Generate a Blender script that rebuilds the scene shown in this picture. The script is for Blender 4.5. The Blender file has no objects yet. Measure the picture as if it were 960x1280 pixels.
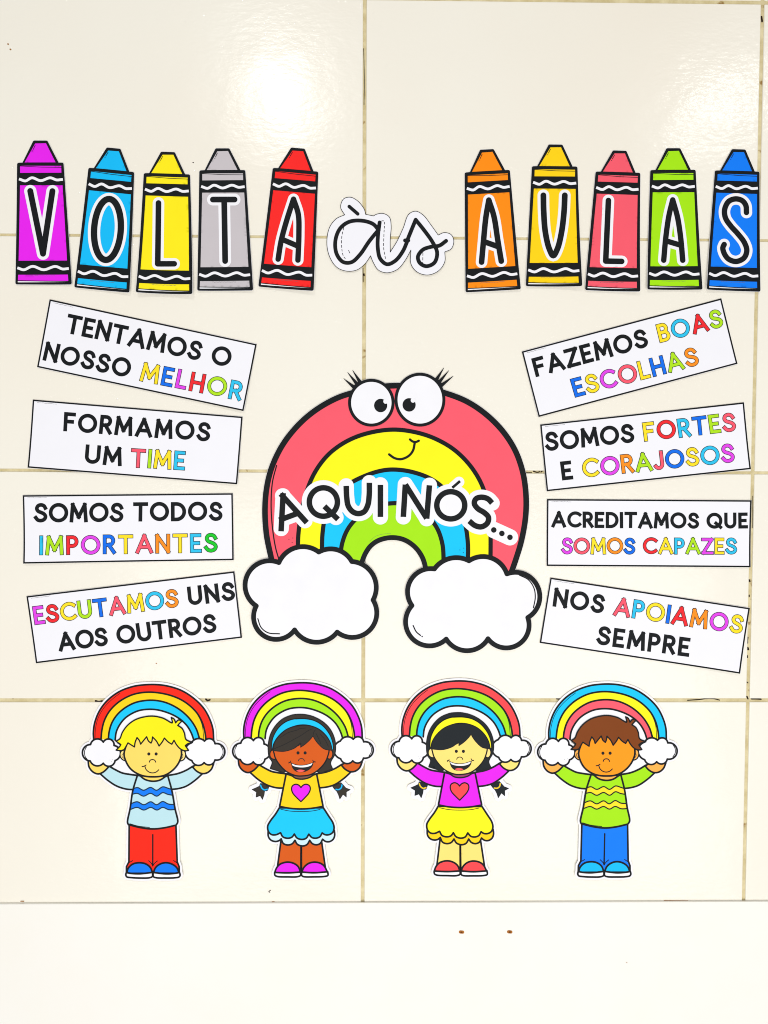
import bpy, math, random
import numpy as np
from mathutils import Vector, Matrix, Euler
from mathutils.geometry import delaunay_2d_cdt

random.seed(7)
sc = bpy.context.scene
COL = sc.collection
ZW = 1.40                     # height of the wall point facing the camera, in metres
DIST = 0.9244                 # camera to wall, metres: one millimetre on the wall is one unit of the drawings

# ---------------------------------------------------------------- camera
cam_d = bpy.data.cameras.new('camera')
cam = bpy.data.objects.new('camera', cam_d)
COL.objects.link(cam)
cam_d.sensor_fit = 'VERTICAL'; cam_d.sensor_height = 36.0; cam_d.sensor_width = 27.0
cam_d.lens = 26.0
cam_d.clip_start = 0.02; cam_d.clip_end = 100
ROT = (Matrix.Rotation(math.radians(-0.689), 3, 'Z') @
       Matrix.Rotation(math.radians(90 - 2.0497), 3, 'X') @
       Matrix.Rotation(math.radians(0.196), 3, 'Z'))
fw = ROT @ Vector((0, 0, -1))
CAM = Vector((-fw.x * DIST / fw.y, -DIST, ZW - fw.z * DIST / fw.y))
cam.matrix_world = Matrix.Translation(CAM) @ ROT.to_4x4()
sc.camera = cam
FOC = 26.0 / 36.0 * 1280

# ---------------------------------------------------------------- room light
world = bpy.data.worlds.new('World'); sc.world = world
world.use_nodes = True
bg = world.node_tree.nodes['Background']
bg.inputs['Color'].default_value = (1.0, 0.99, 0.97, 1)
bg.inputs['Strength'].default_value = 0.31

def area_lamp(name, loc, aim, size, power, color, shape='DISK', size_y=None):
    d = bpy.data.lights.new(name, 'AREA')
    d.shape = shape; d.size = size
    if size_y: d.size_y = size_y
    d.energy = power; d.color = color
    o = bpy.data.objects.new(name, d); COL.objects.link(o)
    o.location = loc
    o.rotation_euler = (Vector(aim) - Vector(loc)).to_track_quat('-Z', 'Y').to_euler()
    return o
area_lamp('ceiling_lamp', (-0.36, -1.85, ZW + 1.46), (-0.1, 0, ZW + 0.1), 0.13, 4.3, (1, 0.985, 0.96), 'ELLIPSE', 0.10)
area_lamp('ceiling_lamp', (1.25, -1.85, ZW + 1.43), (0.2, 0, ZW + 0.1), 0.34, 1.7, (1, 0.985, 0.96), 'ELLIPSE', 0.24)
area_lamp('added_low_fill', (0.15, -2.1, ZW - 0.80), (0.05, 0, ZW - 0.3), 2.4, 26, (1.0, 0.99, 0.97), 'RECTANGLE', 1.5)  # broad soft fill added low behind the camera to brighten the lower wall

sc.view_settings.view_transform = 'Standard'
sc.view_settings.look = 'None'
sc.view_settings.gamma = 1
sc.view_settings.exposure = 0.52
sc.view_settings.use_curve_mapping = False
sc.render.engine = 'CYCLES'
sc.cycles.max_bounces = 5
sc.cycles.diffuse_bounces = 3
sc.cycles.use_denoising = True
sc.cycles.filter_width = 1.0

# ---------------------------------------------------------------- materials
def lin(c):
    out = []
    for v in c:
        v = v / 255.0
        out.append(v / 12.92 if v <= 0.04045 else ((v + 0.055) / 1.055) ** 2.4)
    return out + [1.0]

def node(nt, t, **kw):
    n = nt.nodes.new(t)
    for k, v in kw.items():
        if k in n.inputs: n.inputs[k].default_value = v
        else: setattr(n, k, v)
    return n

_mats = {}
def ink(name, rgb, rough=0.55, spec=0.16, var=0.06):
    """printed paper: even ink with faint printer unevenness and paper tooth"""
    if name in _mats: return _mats[name]
    m = bpy.data.materials.new(name); m.use_nodes = True
    nt = m.node_tree; b = nt.nodes['Principled BSDF']
    tc = node(nt, 'ShaderNodeTexCoord')
    n1 = node(nt, 'ShaderNodeTexNoise', Scale=38.0, Detail=4.0)
    nt.links.new(tc.outputs['Object'], n1.inputs['Vector'])
    mix = node(nt, 'ShaderNodeMix', data_type='RGBA')
    c = lin(rgb)
    mix.inputs[6].default_value = [max(0, x * (1 - var)) for x in c[:3]] + [1]
    mix.inputs[7].default_value = [min(1, x * (1 + var * 0.6) + 0.002) for x in c[:3]] + [1]
    nt.links.new(n1.outputs['Fac'], mix.inputs[0])
    nt.links.new(mix.outputs[2], b.inputs['Base Color'])
    n2 = node(nt, 'ShaderNodeTexNoise', Scale=900.0, Detail=2.0)
    nt.links.new(tc.outputs['Object'], n2.inputs['Vector'])
    bp = node(nt, 'ShaderNodeBump', Strength=0.12, Distance=0.0003)
    nt.links.new(n2.outputs['Fac'], bp.inputs['Height'])
    nt.links.new(bp.outputs['Normal'], b.inputs['Normal'])
    b.inputs['Roughness'].default_value = rough
    b.inputs['Specular IOR Level'].default_value = spec
    _mats[name] = m
    return m

RGB = dict(
    black=(10, 15, 20), white=(243, 243, 249), paper=(242, 242, 249), magenta=(232, 30, 240), cyan=(6, 188, 250),
    yellow=(255, 236, 20), gold=(255, 212, 10), grey=(200, 194, 199), red=(250, 36, 34),
    orange=(255, 142, 5), pink=(247, 92, 110), lime=(166, 232, 12), blue=(0, 124, 250),
    green=(20, 200, 40), sky=(10, 200, 255), brightyellow=(255, 246, 20),
    letteryellow=(255, 226, 40), lettercyan=(45, 195, 240), letterlime=(176, 228, 30), letterorange=(250, 145, 30),
    lettermagenta=(226, 70, 235), letterpink=(248, 90, 112), letterred=(240, 40, 48), letterblue=(10, 110, 238),
    skin1=(255, 218, 104), hair1=(255, 238, 10), ear1=(255, 226, 140), skin2=(214, 90, 12), hair2=(50, 44, 38),
    hair3=(20, 28, 34), skin3=(255, 226, 122), hair4=(128, 62, 10), skin4=(250, 156, 18), hand4=(252, 178, 80),
    scarlet=(252, 36, 12), paleblue=(188, 226, 236), mouthblack=(22, 24, 28), tongue=(250, 96, 100), neck2=(120, 80, 68),
    paleunder=(206, 236, 246), deepteal=(10, 50, 80), smallprint=(96, 92, 96), heartred=(255, 72, 78), collar3=(150, 60, 110))
def mat(n): return ink('ink_' + n if n not in ('paper',) else 'paper_white', RGB[n], var=0.05 if n != 'paper' else 0.02)

def tile_mat():
    m = bpy.data.materials.new('glazed_tile'); m.use_nodes = True
    nt = m.node_tree; b = nt.nodes['Principled BSDF']
    g = node(nt, 'ShaderNodeNewGeometry')
    n1 = node(nt, 'ShaderNodeTexNoise', Scale=2.3, Detail=3.0)
    nt.links.new(g.outputs['Position'], n1.inputs['Vector'])
    r = node(nt, 'ShaderNodeValToRGB')
    r.color_ramp.elements[0].position = 0.3; r.color_ramp.elements[0].color = lin((242, 236, 223))
    r.color_ramp.elements[1].position = 0.7; r.color_ramp.elements[1].color = lin((244, 241, 230))
    nt.links.new(n1.outputs['Fac'], r.inputs['Fac'])
    nt.links.new(r.outputs['Color'], b.inputs['Base Color'])
    mp = node(nt, 'ShaderNodeMapping'); mp.inputs['Scale'].default_value = (0.75, 1, 1.5)
    nt.links.new(g.outputs['Position'], mp.inputs['Vector'])
    n2 = node(nt, 'ShaderNodeTexNoise', Scale=120.0, Detail=2.5, Roughness=0.55)
    nt.links.new(mp.outputs['Vector'], n2.inputs['Vector'])
    n3 = node(nt, 'ShaderNodeTexNoise', Scale=11.0, Detail=2.0)
    nt.links.new(g.outputs['Position'], n3.inputs['Vector'])
    b1 = node(nt, 'ShaderNodeBump', Strength=0.09, Distance=0.002)
    nt.links.new(n2.outputs['Fac'], b1.inputs['Height'])
    b2 = node(nt, 'ShaderNodeBump', Strength=0.25, Distance=0.004)
    nt.links.new(n3.outputs['Fac'], b2.inputs['Height'])
    nt.links.new(b1.outputs['Normal'], b2.inputs['Normal'])
    nt.links.new(b2.outputs['Normal'], b.inputs['Normal'])
    b.inputs['Roughness'].default_value = 0.19
    b.inputs['Specular IOR Level'].default_value = 0.26
    # the clear glaze: sparse ripples that catch the lamps as small glints
    gm = node(nt, 'ShaderNodeMapping'); gm.inputs['Scale'].default_value = (0.6, 1, 1.5)
    nt.links.new(g.outputs['Position'], gm.inputs['Vector'])
    n4 = node(nt, 'ShaderNodeTexNoise', Scale=260.0, Detail=1.5, Distortion=0.4)
    nt.links.new(gm.outputs['Vector'], n4.inputs['Vector'])
    pw = node(nt, 'ShaderNodeMapRange', interpolation_type='SMOOTHSTEP')
    pw.inputs['From Min'].default_value = 0.56; pw.inputs['From Max'].default_value = 0.82
    nt.links.new(n4.outputs['Fac'], pw.inputs['Value'])
    b4 = node(nt, 'ShaderNodeBump', Strength=0.5, Distance=0.0015)
    nt.links.new(pw.outputs['Result'], b4.inputs['Height'])
    nt.links.new(b2.outputs['Normal'], b4.inputs['Normal'])
    nt.links.new(b4.outputs['Normal'], b.inputs['Coat Normal'])
    b.inputs['Coat Weight'].default_value = 0.26
    b.inputs['Coat Roughness'].default_value = 0.06
    return m

def rough_mat(name, c0, c1, scale, rough=0.8, bump=0.4, spots=None):
    m = bpy.data.materials.new(name); m.use_nodes = True
    nt = m.node_tree; b = nt.nodes['Principled BSDF']
    g = node(nt, 'ShaderNodeNewGeometry')
    n1 = node(nt, 'ShaderNodeTexNoise', Scale=scale, Detail=5.0, Roughness=0.65)
    nt.links.new(g.outputs['Position'], n1.inputs['Vector'])
    r = node(nt, 'ShaderNodeValToRGB')
    r.color_ramp.elements[0].position = 0.32; r.color_ramp.elements[0].color = lin(c0)
    r.color_ramp.elements[1].position = 0.68; r.color_ramp.elements[1].color = lin(c1)
    nt.links.new(n1.outputs['Fac'], r.inputs['Fac'])
    out = r.outputs['Color']
    if spots:
        n2 = node(nt, 'ShaderNodeTexNoise', Scale=spots[0], Detail=3.0)
        nt.links.new(g.outputs['Position'], n2.inputs['Vector'])
        r2 = node(nt, 'ShaderNodeValToRGB')
        r2.color_ramp.elements[0].position = spots[1]; r2.color_ramp.elements[0].color = (0, 0, 0, 1)
        r2.color_ramp.elements[1].position = spots[1] + 0.06; r2.color_ramp.elements[1].color = (1, 1, 1, 1)
        nt.links.new(n2.outputs['Fac'], r2.inputs['Fac'])
        mx = node(nt, 'ShaderNodeMix', data_type='RGBA')
        nt.links.new(r2.outputs['Color'], mx.inputs[0])
        nt.links.new(out, mx.inputs[6]); mx.inputs[7].default_value = lin(spots[2])
        out = mx.outputs[2]
    nt.links.new(out, b.inputs['Base Color'])
    bp = node(nt, 'ShaderNodeBump', Strength=bump, Distance=0.001)
    nt.links.new(n1.outputs['Fac'], bp.inputs['Height'])
    nt.links.new(bp.outputs['Normal'], b.inputs['Normal'])
    b.inputs['Roughness'].default_value = rough
    return m

# ---------------------------------------------------------------- wall measure
def W(x, y):
    """a point of the drawing (measured on the wall) -> (x, z) on the wall plane y = 0"""
    d = ROT @ Vector((x - 480.0, 640.0 - y, -FOC))
    t = DIST / d.y
    return CAM.x + d.x * t, CAM.z + d.z * t

# the same as one matrix, for arrays
Rn = np.array(ROT)
def Wn(p):
    d = np.column_stack([p[:, 0] - 480.0, 640.0 - p[:, 1], np.full(len(p), -FOC)]) @ Rn.T
    t = DIST / d[:, 1]
    return CAM.x + d[:, 0] * t, CAM.z + d[:, 2] * t

# ---------------------------------------------------------------- the tiled wall
def set_kind(o, kind): o['kind'] = kind
def link(name, me, parent=None):
    o = bpy.data.objects.new(name, me); COL.objects.link(o)
    if parent: o.parent = parent
    return o

def box_mesh(name, x0, x1, y0, y1, z0, z1, m, bevel=0.0, seg=2):
    import bmesh
    bm = bmesh.new()
    v = [bm.verts.new((x, y, z)) for x in (x0, x1) for y in (y0, y1) for z in (z0, z1)]
    for f in ((0, 1, 3, 2), (4, 6, 7, 5), (0, 4, 5, 1), (2, 3, 7, 6), (0, 2, 6, 4), (1, 5, 7, 3)):
        bm.faces.new([v[i] for i in f])
    bmesh.ops.recalc_face_normals(bm, faces=bm.faces)
    if bevel:
        bmesh.ops.bevel(bm, geom=list(bm.edges), offset=bevel, segments=seg, profile=0.5, affect='EDGES')
    me = bpy.data.meshes.new(name); bm.to_mesh(me); bm.free()
    me.materials.append(m)
    for p in me.polygons: p.use_smooth = False
    return me

TILE = tile_mat()
GROUT = rough_mat('old_grout', (196, 180, 132), (224, 212, 172), 60, 0.85, 0.5, (55, 0.66, (150, 118, 62)))
BACK = rough_mat('masonry', (150, 140, 120), (170, 160, 140), 20)
wall = link('wall', box_mesh('wall', -1.05, 1.05, 0.012, 0.16, ZW - 1.40, ZW + 1.35, BACK))
wall['kind'] = 'structure'; wall['label'] = 'wall faced with large glossy cream tiles and yellowed grout'
link('grout', box_mesh('grout', -1.03, 1.03, 0.0016, 0.0118, ZW - 0.66, ZW + 0.93, GROUT), wall)
TW, TH, GAP = 0.4888, 0.28855, 0.0042
GX = [-0.02554 + TW * k for k in range(-2, 3)]
GZ = [ZW + 0.3392 + TH * k for k in range(2, -4, -1)]
GY = [0.004, 0.0044, 0.0030, 0.0035, 0.0044, 0.004]
for i in range(4):
    for j in range(len(GZ) - 1):
        me = box_mesh('tile', GX[i] + GAP / 2, GX[i + 1] - GAP / 2, 0, 0.010, GZ[j + 1] + GY[j + 1] / 2, GZ[j] - GY[j] / 2, TILE, 0.0011, 3)
        link('tile', me, wall)

# smooth white board along the foot of the tiles
PANEL = rough_mat('painted_board', (243, 240, 232), (244, 242, 237), 5, 0.38, 0.03)
board = link('board', box_mesh('board', -1.0, 1.0, -0.0035, -0.0002, ZW - 1.30, ZW - 0.4968, PANEL, 0.0006, 2))
board['label'] = 'smooth off-white board with two rusty screw holes along the foot of the tiles'
board['category'] = 'board'
RUST = rough_mat('rust', (146, 84, 22), (186, 118, 42), 400, 0.9)
HOLE = ink('hole_dark', (104, 58, 18), 0.9)

# ---------------------------------------------------------------- flat geometry kit (all in drawing units = mm on the wall)
class Rg:                     # converts coordinates read off an enlarged detail to drawing units
    def __init__(s, x, y, k): s.x, s.y, s.k = x, y, k
    def __call__(s, pts):
        return [((p[0] / s.k) + s.x, (p[1] / s.k) + s.y) + tuple(p[2:]) for p in pts]

def catmull(P, closed=False, step=1.3):
    P = [np.array(p[:2], float) for p in P]
    n = len(P)
    if n == 2 and not closed:
        return [tuple(P[0]), tuple(P[1])]
    out = []
    for i in range(n if closed else n - 1):
        p1, p2 = P[i], P[(i + 1) % n]
        p0 = P[i - 1] if (closed or i > 0) else 2 * p1 - p2
        p3 = P[(i + 2) % n] if (closed or i + 2 < n) else 2 * p2 - p1
        d01, d12, d23 = (max(1e-6, np.linalg.norm(b - a)) ** 0.5 for a, b in ((p0, p1), (p1, p2), (p2, p3)))
        m1 = (p2 - p1) + d12 * ((p1 - p0) / d01 - (p2 - p0) / (d01 + d12))
        m2 = (p2 - p1) + d12 * ((p3 - p2) / d23 - (p3 - p1) / (d12 + d23))
        k = max(2, int(np.linalg.norm(p2 - p1) / step))
        for j in range(k):
            t = j / k
            out.append(tuple((2*t**3-3*t*t+1)*p1 + (t**3-2*t*t+t)*m1 + (-2*t**3+3*t*t)*p2 + (t**3-t*t)*m2))
    if not closed: out.append(tuple(P[-1]))
    return out

def sp(pts, closed=False, step=1.3):
    """smooth curve; points with a third item are sharp corners"""
    if closed:
        cs = [i for i, p in enumerate(pts) if len(p) > 2]
        if not cs: return catmull(pts, True, step)
        pts = pts[cs[0]:] + pts[:cs[0]] + [pts[cs[0]]]
    out = []; run = [pts[0]]
    for i, p in enumerate(pts[1:], 1):
        run.append(p)
        if len(p) > 2 or i == len(pts) - 1:
            c = catmull(run, False, step)
            out += c[:-1] if i < len(pts) - 1 else c
            run = [p]
    if closed: out = out[:-1]
    return out

def arc3(a, m, b, step=1.2):
    ax, ay = a[:2]; bx, by = m[:2]; cx, cy = b[:2]
    d = 2 * (ax * (by - cy) + bx * (cy - ay) + cx * (ay - by))
    ux = ((ax*ax+ay*ay)*(by-cy) + (bx*bx+by*by)*(cy-ay) + (cx*cx+cy*cy)*(ay-by)) / d
    uy = ((ax*ax+ay*ay)*(cx-bx) + (bx*bx+by*by)*(ax-cx) + (cx*cx+cy*cy)*(bx-ax)) / d
    r = math.hypot(ax - ux, ay - uy)
    t0 = math.atan2(ay-uy, ax-ux); tm = math.atan2(by-uy, bx-ux); t1 = math.atan2(cy-uy, cx-ux)
    T = 2 * math.pi
    dm, d1 = (tm - t0) % T, (t1 - t0) % T
    if dm > d1: d1 -= T
    n = max(4, int(abs(d1) * r / step))
    return [(ux + r*math.cos(t0 + d1*i/n), uy + r*math.sin(t0 + d1*i/n)) for i in range(n + 1)]

def lobes(seq):               # notch, mid, notch, mid, ... closed outline of round lobes
    out = []
    for i in range(0, len(seq), 2):
        out += arc3(seq[i], seq[i+1], seq[(i+2) % len(seq)])[:-1]
    return out

def ell(c, rx, ry, rot=0.0, n=None):
    n = n or max(14, int(2 * math.pi * max(rx, ry) / 1.3))
    cr, sr = math.cos(rot), math.sin(rot)
    return [(c[0] + rx*math.cos(t)*cr - ry*math.sin(t)*sr, c[1] + rx*math.cos(t)*sr + ry*math.sin(t)*cr)
            for t in (2*math.pi*i/n for i in range(n))]

def dense(P, closed, L=3.6):
    out = []
    n = len(P)
    for i in range(n if closed else n - 1):
        a, b = P[i], P[(i+1) % n]
        k = max(1, int(math.ceil(math.hypot(b[0]-a[0], b[1]-a[1]) / L)))
        for j in range(k): out.append((a[0] + (b[0]-a[0])*j/k, a[1] + (b[1]-a[1])*j/k))
    if not closed: out.append(tuple(P[-1][:2]))
    return out

def clean(P, closed=False):
    out = [P[0]]
    for p in P[1:]:
        if math.hypot(p[0]-out[-1][0], p[1]-out[-1][1]) > 1e-3: out.append(p)
    if closed and len(out) > 2 and math.hypot(out[0][0]-out[-1][0], out[0][1]-out[-1][1]) < 1e-3: out.pop()
    return out

def stroke(P, hw, closed=False, cap='round', corner=32, taper=None):
    """ribbon of half width hw along P -> list of pieces, each a list of contours"""
    P = clean([tuple(p[:2]) for p in P], closed)
    n = len(P)
    def turn(i):
        a, b, c = P[i-1], P[i], P[(i+1) % n]
        d = math.atan2(c[1]-b[1], c[0]-b[0]) - math.atan2(b[1]-a[1], b[0]-a[0])
        return abs((d + math.pi) % (2*math.pi) - math.pi)
    lim = math.radians(corner)
    if closed:
        cs = [i for i in range(n) if turn(i) > lim]
        if not cs:
            A = np.array(dense(P, True)); d = np.roll(A, -1, 0) - np.roll(A, 1, 0)
            d /= np.linalg.norm(d, axis=1)[:, None]
            N = np.column_stack([-d[:, 1], d[:, 0]]) * hw
            return [[[tuple(p) for p in A + N], [tuple(p) for p in (A - N)[::-1]]]]
        P = P[cs[0]:] + P[:cs[0]] + [P[cs[0]]]; n = len(P)
    cuts = [0] + [i for i in range(1, n - 1) if turn(i) > lim] + [n - 1]
    pieces = []
    for a, b in zip(cuts, cuts[1:]):
        q = P[a:b+1]
        if cap == 'square':
            def ext(u, v):
                l = math.hypot(u[0]-v[0], u[1]-v[1]) or 1
                return (u[0] + (u[0]-v[0])*hw/l, u[1] + (u[1]-v[1])*hw/l)
            q = [ext(q[0], q[1])] + q[1:-1] + [ext(q[-1], q[-2])]
        q = dense(q, False)
        A = np.array(q); d = np.gradient(A, axis=0)
        d /= np.maximum(1e-9, np.linalg.norm(d, axis=1))[:, None]
        h = np.full(len(A), hw)
        if taper: h = hw * (1 + (taper - 1) * np.linspace(0, 1, len(A)))
        N = np.column_stack([-d[:, 1], d[:, 0]]) * h[:, None]
        L_, R_ = A + N, A - N
        c = [tuple(p) for p in L_]
        k = max(3, int(hw * 2.5)) if hw > 0.8 else 2
        if cap == 'round':
            for j in range(1, k + 1):
                th = math.pi * j / (k + 1)
                v = N[-1] * math.cos(th) + d[-1] * h[-1] * math.sin(th)
                c.append(tuple(A[-1] + v))
        c += [tuple(p) for p in R_[::-1]]
        if cap == 'round':
            for j in range(1, k + 1):
                th = math.pi * j / (k + 1)
                v = -N[0] * math.cos(th) - d[0] * h[0] * math.sin(th)
                c.append(tuple(A[0] + v))
        pieces.append([c])
    return pieces

def poly(P): return [[clean([tuple(p[:2]) for p in P], True)]]

def inside(pts, piece):
    w = np.zeros(len(pts), int)
    for c in piece:
        C = np.array(c); D = np.roll(C, -1, 0)
        lo, hi = C.min(0), C.max(0)
        sel = np.where((pts[:, 0] >= lo[0]) & (pts[:, 0] <= hi[0]) & (pts[:, 1] >= lo[1]) & (pts[:, 1] <= hi[1]))[0]
        if not len(sel): continue
        p = pts[sel]
        x, y = p[:, 0][:, None], p[:, 1][:, None]
        cr = (D[:, 0] - C[:, 0]) * (y - C[:, 1]) - (x - C[:, 0]) * (D[:, 1] - C[:, 1])
        up = (C[:, 1] <= y) & (D[:, 1] > y) & (cr > 0)
        dn = (C[:, 1] > y) & (D[:, 1] <= y) & (cr < 0)
        w[sel] += up.sum(1) - dn.sum(1)
    return w != 0

GRID = 4.0
def region(pieces, holes=()):
    """union of pieces minus holes -> (vertices, triangles), on the common grid"""
    V, Ed = [], []
    for pc in list(pieces) + list(holes):
        for c in pc:
            c = dense(clean(c, True), True)
            b = len(V); V += c
            Ed += [(b + i, b + (i + 1) % len(c)) for i in range(len(c))]
    A = np.array(V); lo, hi = A.min(0), A.max(0)
    gx = np.arange(math.ceil(lo[0] / GRID), math.floor(hi[0] / GRID) + 1) * GRID
    gy = np.arange(math.ceil(lo[1] / GRID), math.floor(hi[1] / GRID) + 1) * GRID
    if len(gx) and len(gy):
        G = np.array([(a, b) for a in gx for b in gy])
        k = np.zeros(len(G), bool)
        for pc in pieces: k |= inside(G, pc)
        V += [tuple(g) for g in G[k]]
    r = delaunay_2d_cdt([Vector(v) for v in V], Ed, [], 0, 1e-4, False)
    X = np.array([(v.x, v.y) for v in r[0]]); T = np.array(r[2])
    cen = X[T].mean(1)
    k = np.zeros(len(T), bool)
    for pc in pieces: k |= inside(cen, pc)
    for pc in holes: k &= ~inside(cen, pc)
    T = T[k]
    u, inv = np.unique(T, return_inverse=True)
    return X[u], inv.reshape(T.shape)

LAYER = 0.07                  # mm between printed layers
SHEET = 0.35                  # mm, thickness of the paper
class Cut:
    """one paper cutout taped to the wall"""
    def __init__(s, name, label, cat, group, base, lift):
        s.root = bpy.data.objects.new(name, None); COL.objects.link(s.root)
        s.root.empty_display_size = 0.02
        x, z = W(*base)
        s.o = (x, 0.0, z); s.root.location = s.o
        s.root['label'] = label; s.root['category'] = cat
        if group: s.root['group'] = group
        s.lift = lift
    def mesh(s, name, shapes, z):
        vs, fs, mi, mats = [], [], [], []
        nb = 0
        for pieces, holes, m, dz in shapes:
            if not pieces: continue
            X, T = region(pieces, holes)
            x, zz = Wn(X)
            y = -(s.lift(X[:, 0], X[:, 1]) + SHEET + (z + dz) * LAYER) / 1000.0
            vs.append(np.column_stack([x - s.o[0], y, zz - s.o[2]]))
            a, b, c = (X[T[:, i]] for i in range(3))
            area = (b[:, 0]-a[:, 0])*(c[:, 1]-a[:, 1]) - (c[:, 0]-a[:, 0])*(b[:, 1]-a[:, 1])
            T = np.where((area > 0)[:, None], T[:, ::-1], T)   # faces look out of the wall
            fs.append(T + nb); nb += len(X)
            mm = mat(m)
            if mm not in mats: mats.append(mm)
            mi += [mats.index(mm)] * len(T)
        me = bpy.data.meshes.new(name)
        V = np.vstack(vs); F = np.vstack(fs)
        me.from_pydata(V.tolist(), [], F.tolist())
        for m in mats: me.materials.append(m)
        me.polygons.foreach_set('material_index', mi)
        me.polygons.foreach_set('use_smooth', [True] * len(F))
        return me
    def part(s, name, shapes, z, parent=None, label=None):
        """shapes: (pieces, holes, colour, extra layer)"""
        shapes = [(a[0], a[1] if len(a) > 3 else (), a[-2], a[-1]) for a in shapes]
        o = link(name, s.mesh(name, shapes, z), parent or s.root)
        if label: o['label'] = label
        return o
    def sheet(s, pieces, holes=(), name='paper', m='paper'):
        X, T = region(pieces, holes)
        x, zz = Wn(X)
        L = s.lift(X[:, 0], X[:, 1])
        a, b, c = (X[T[:, i]] for i in range(3))
        area = (b[:, 0]-a[:, 0])*(c[:, 1]-a[:, 1]) - (c[:, 0]-a[:, 0])*(b[:, 1]-a[:, 1])
        T = np.where((area > 0)[:, None], T[:, ::-1], T)
        n = len(X)
        F = np.column_stack([x - s.o[0], -(L + SHEET) / 1000, zz - s.o[2]])
        B = np.column_stack([x - s.o[0], -L / 1000, zz - s.o[2]])
        E = {}
        for t in T:
            for i in range(3): E[(int(t[i]), int(t[(i+1) % 3]))] = 1
        side = [(b_, a_, a_ + n, b_ + n) for (a_, b_) in E if (b_, a_) not in E]
        me = bpy.data.meshes.new(name)
        me.from_pydata(np.vstack([F, B]).tolist(), [], T.tolist() + (T[:, ::-1] + n).tolist() + side)
        me.materials.append(mat(m))
        return link(name, me, s.root)

def lift_fn(x0, x1, y0, y1, base=0.5, bl=0.0, br=0.0, tl=0.0, tr=0.0, bow=0.0, ph=0.0):
    """how far a taped sheet stands off the tiles: corners curl, the middle bows"""
    def f(x, y):
        u = np.clip((x - x0) / (x1 - x0), 0, 1); v = np.clip((y - y0) / (y1 - y0), 0, 1)
        r = base + bl * (1-u)**2 * v**3 + br * u**2 * v**3 + tl * (1-u)**3 * (1-v)**3 + tr * u**3 * (1-v)**3
        r = r + bow * np.sin(math.pi * u) * np.sin(math.pi * v) * 0.6 + bow * 0.5 * (1 + np.sin(u * 5 + ph)) * v**4
        return r
    return f

def affine(src, dst):
    S = np.column_stack([np.array(src, float), np.ones(len(src))])
    M = np.linalg.lstsq(S, np.array(dst, float), rcond=None)[0]
    return lambda pts: [tuple((np.array([p[0], p[1], 1.0]) @ M).tolist()) + tuple(p[2:]) for p in pts]

def ticks(a, b, hw=0.3, seed=1):
    """a run of tiny print too small to read"""
    rnd = random.Random(seed); out = []
    L = math.hypot(b[0]-a[0], b[1]-a[1]); d = ((b[0]-a[0])/L, (b[1]-a[1])/L); t = 0
    while t < L - 0.9:
        w = rnd.uniform(0.5, 1.0)
        o = rnd.uniform(-0.25, 0.25)
        p = (a[0] + d[0]*t - d[1]*o, a[1] + d[1]*t + d[0]*o); q = (p[0] + d[0]*w, p[1] + d[1]*w)
        out += stroke([p, q], hw, cap='square'); t += w + rnd.uniform(0.55, 0.8)
    return out

# ---------------------------------------------------------------- lettering
def circ(cx, cy, rx, ry, a0=0, a1=360, n=30):
    return [(cx + rx*math.cos(math.radians(a0+(a1-a0)*i/n)), cy + ry*math.sin(math.radians(a0+(a1-a0)*i/n))) for i in range(n + 1)]
S_ = sp([(.60,.80),(.52,.93),(.33,1.0),(.14,.94),(.06,.76),(.15,.60),(.33,.52),(.52,.42),(.62,.26),(.54,.08),(.32,0),(.12,.05),(0,.19)], step=.04)
def bowl(x0, w, y0, y1):
    h = (y1-y0)/2
    return [(x0, y1)] + circ(w-h*0.95, (y0+y1)/2, h*0.95, h, 90, -90, 14) + [(x0, y0)]
GL = {
 'A': (.86, [[(.43,1),(0,0)], [(.43,1),(.86,0)], [(.16,.30),(.70,.30)]]),
 'B': (.55, [[(0,0),(0,1)], bowl(0,.50,.52,1), bowl(0,.55,0,.52)]),
 'C': (.84, [circ(.5,.5,.5,.5,48,312)]),
 'D': (.74, [[(0,0),(0,1)], [(0,1)] + circ(.24,.5,.5,.5,90,-90,20) + [(0,0)]]),
 'E': (.50, [[(0,0),(0,1)], [(0,1),(.48,1)], [(0,.5),(.40,.5)], [(0,0),(.50,0)]]),
 'F': (.52, [[(0,0),(0,1)], [(0,1),(.52,1)], [(0,.52),(.42,.52)]]),
 'H': (.68, [[(0,0),(0,1)], [(.68,0),(.68,1)], [(0,.48),(.68,.48)]]),
 'I': (.0, [[(0,0),(0,1)]]),
 'J': (.42, [[(.42,1),(.42,.3)] + circ(.19,.26,.23,.26,0,-150,14)]),
 'L': (.46, [[(0,1),(0,0)], [(0,0),(.46,0)]]),
 'M': (.92, [[(0,0),(.08,1)], [(.08,1),(.46,.22)], [(.46,.22),(.84,1)], [(.84,1),(.92,0)]]),
 'N': (.70, [[(0,0),(0,1)], [(0,1),(.70,0)], [(.70,0),(.70,1)]]),
 'O': (1.0, ['O']),
 'P': (.54, [[(0,0),(0,1)], bowl(0,.54,.44,1)]),
 'Q': (1.0, ['O', [(.62,.30),(.98,-.02)]]),
 'R': (.58, [[(0,0),(0,1)], bowl(0,.54,.46,1), [(.26,.46),(.58,0)]]),
 'S': (.62, [S_]),
 'T': (.72, [[(0,1),(.72,1)], [(.36,1),(.36,0)]]),
 'U': (.70, [[(0,1),(0,.35)] + circ(.35,.35,.35,.35,180,360,18) + [(.70,1)]]),
 'Z': (.66, [[(0,1),(.66,1)], [(.66,1),(0,0)], [(0,0),(.66,0)]]),
}
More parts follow.
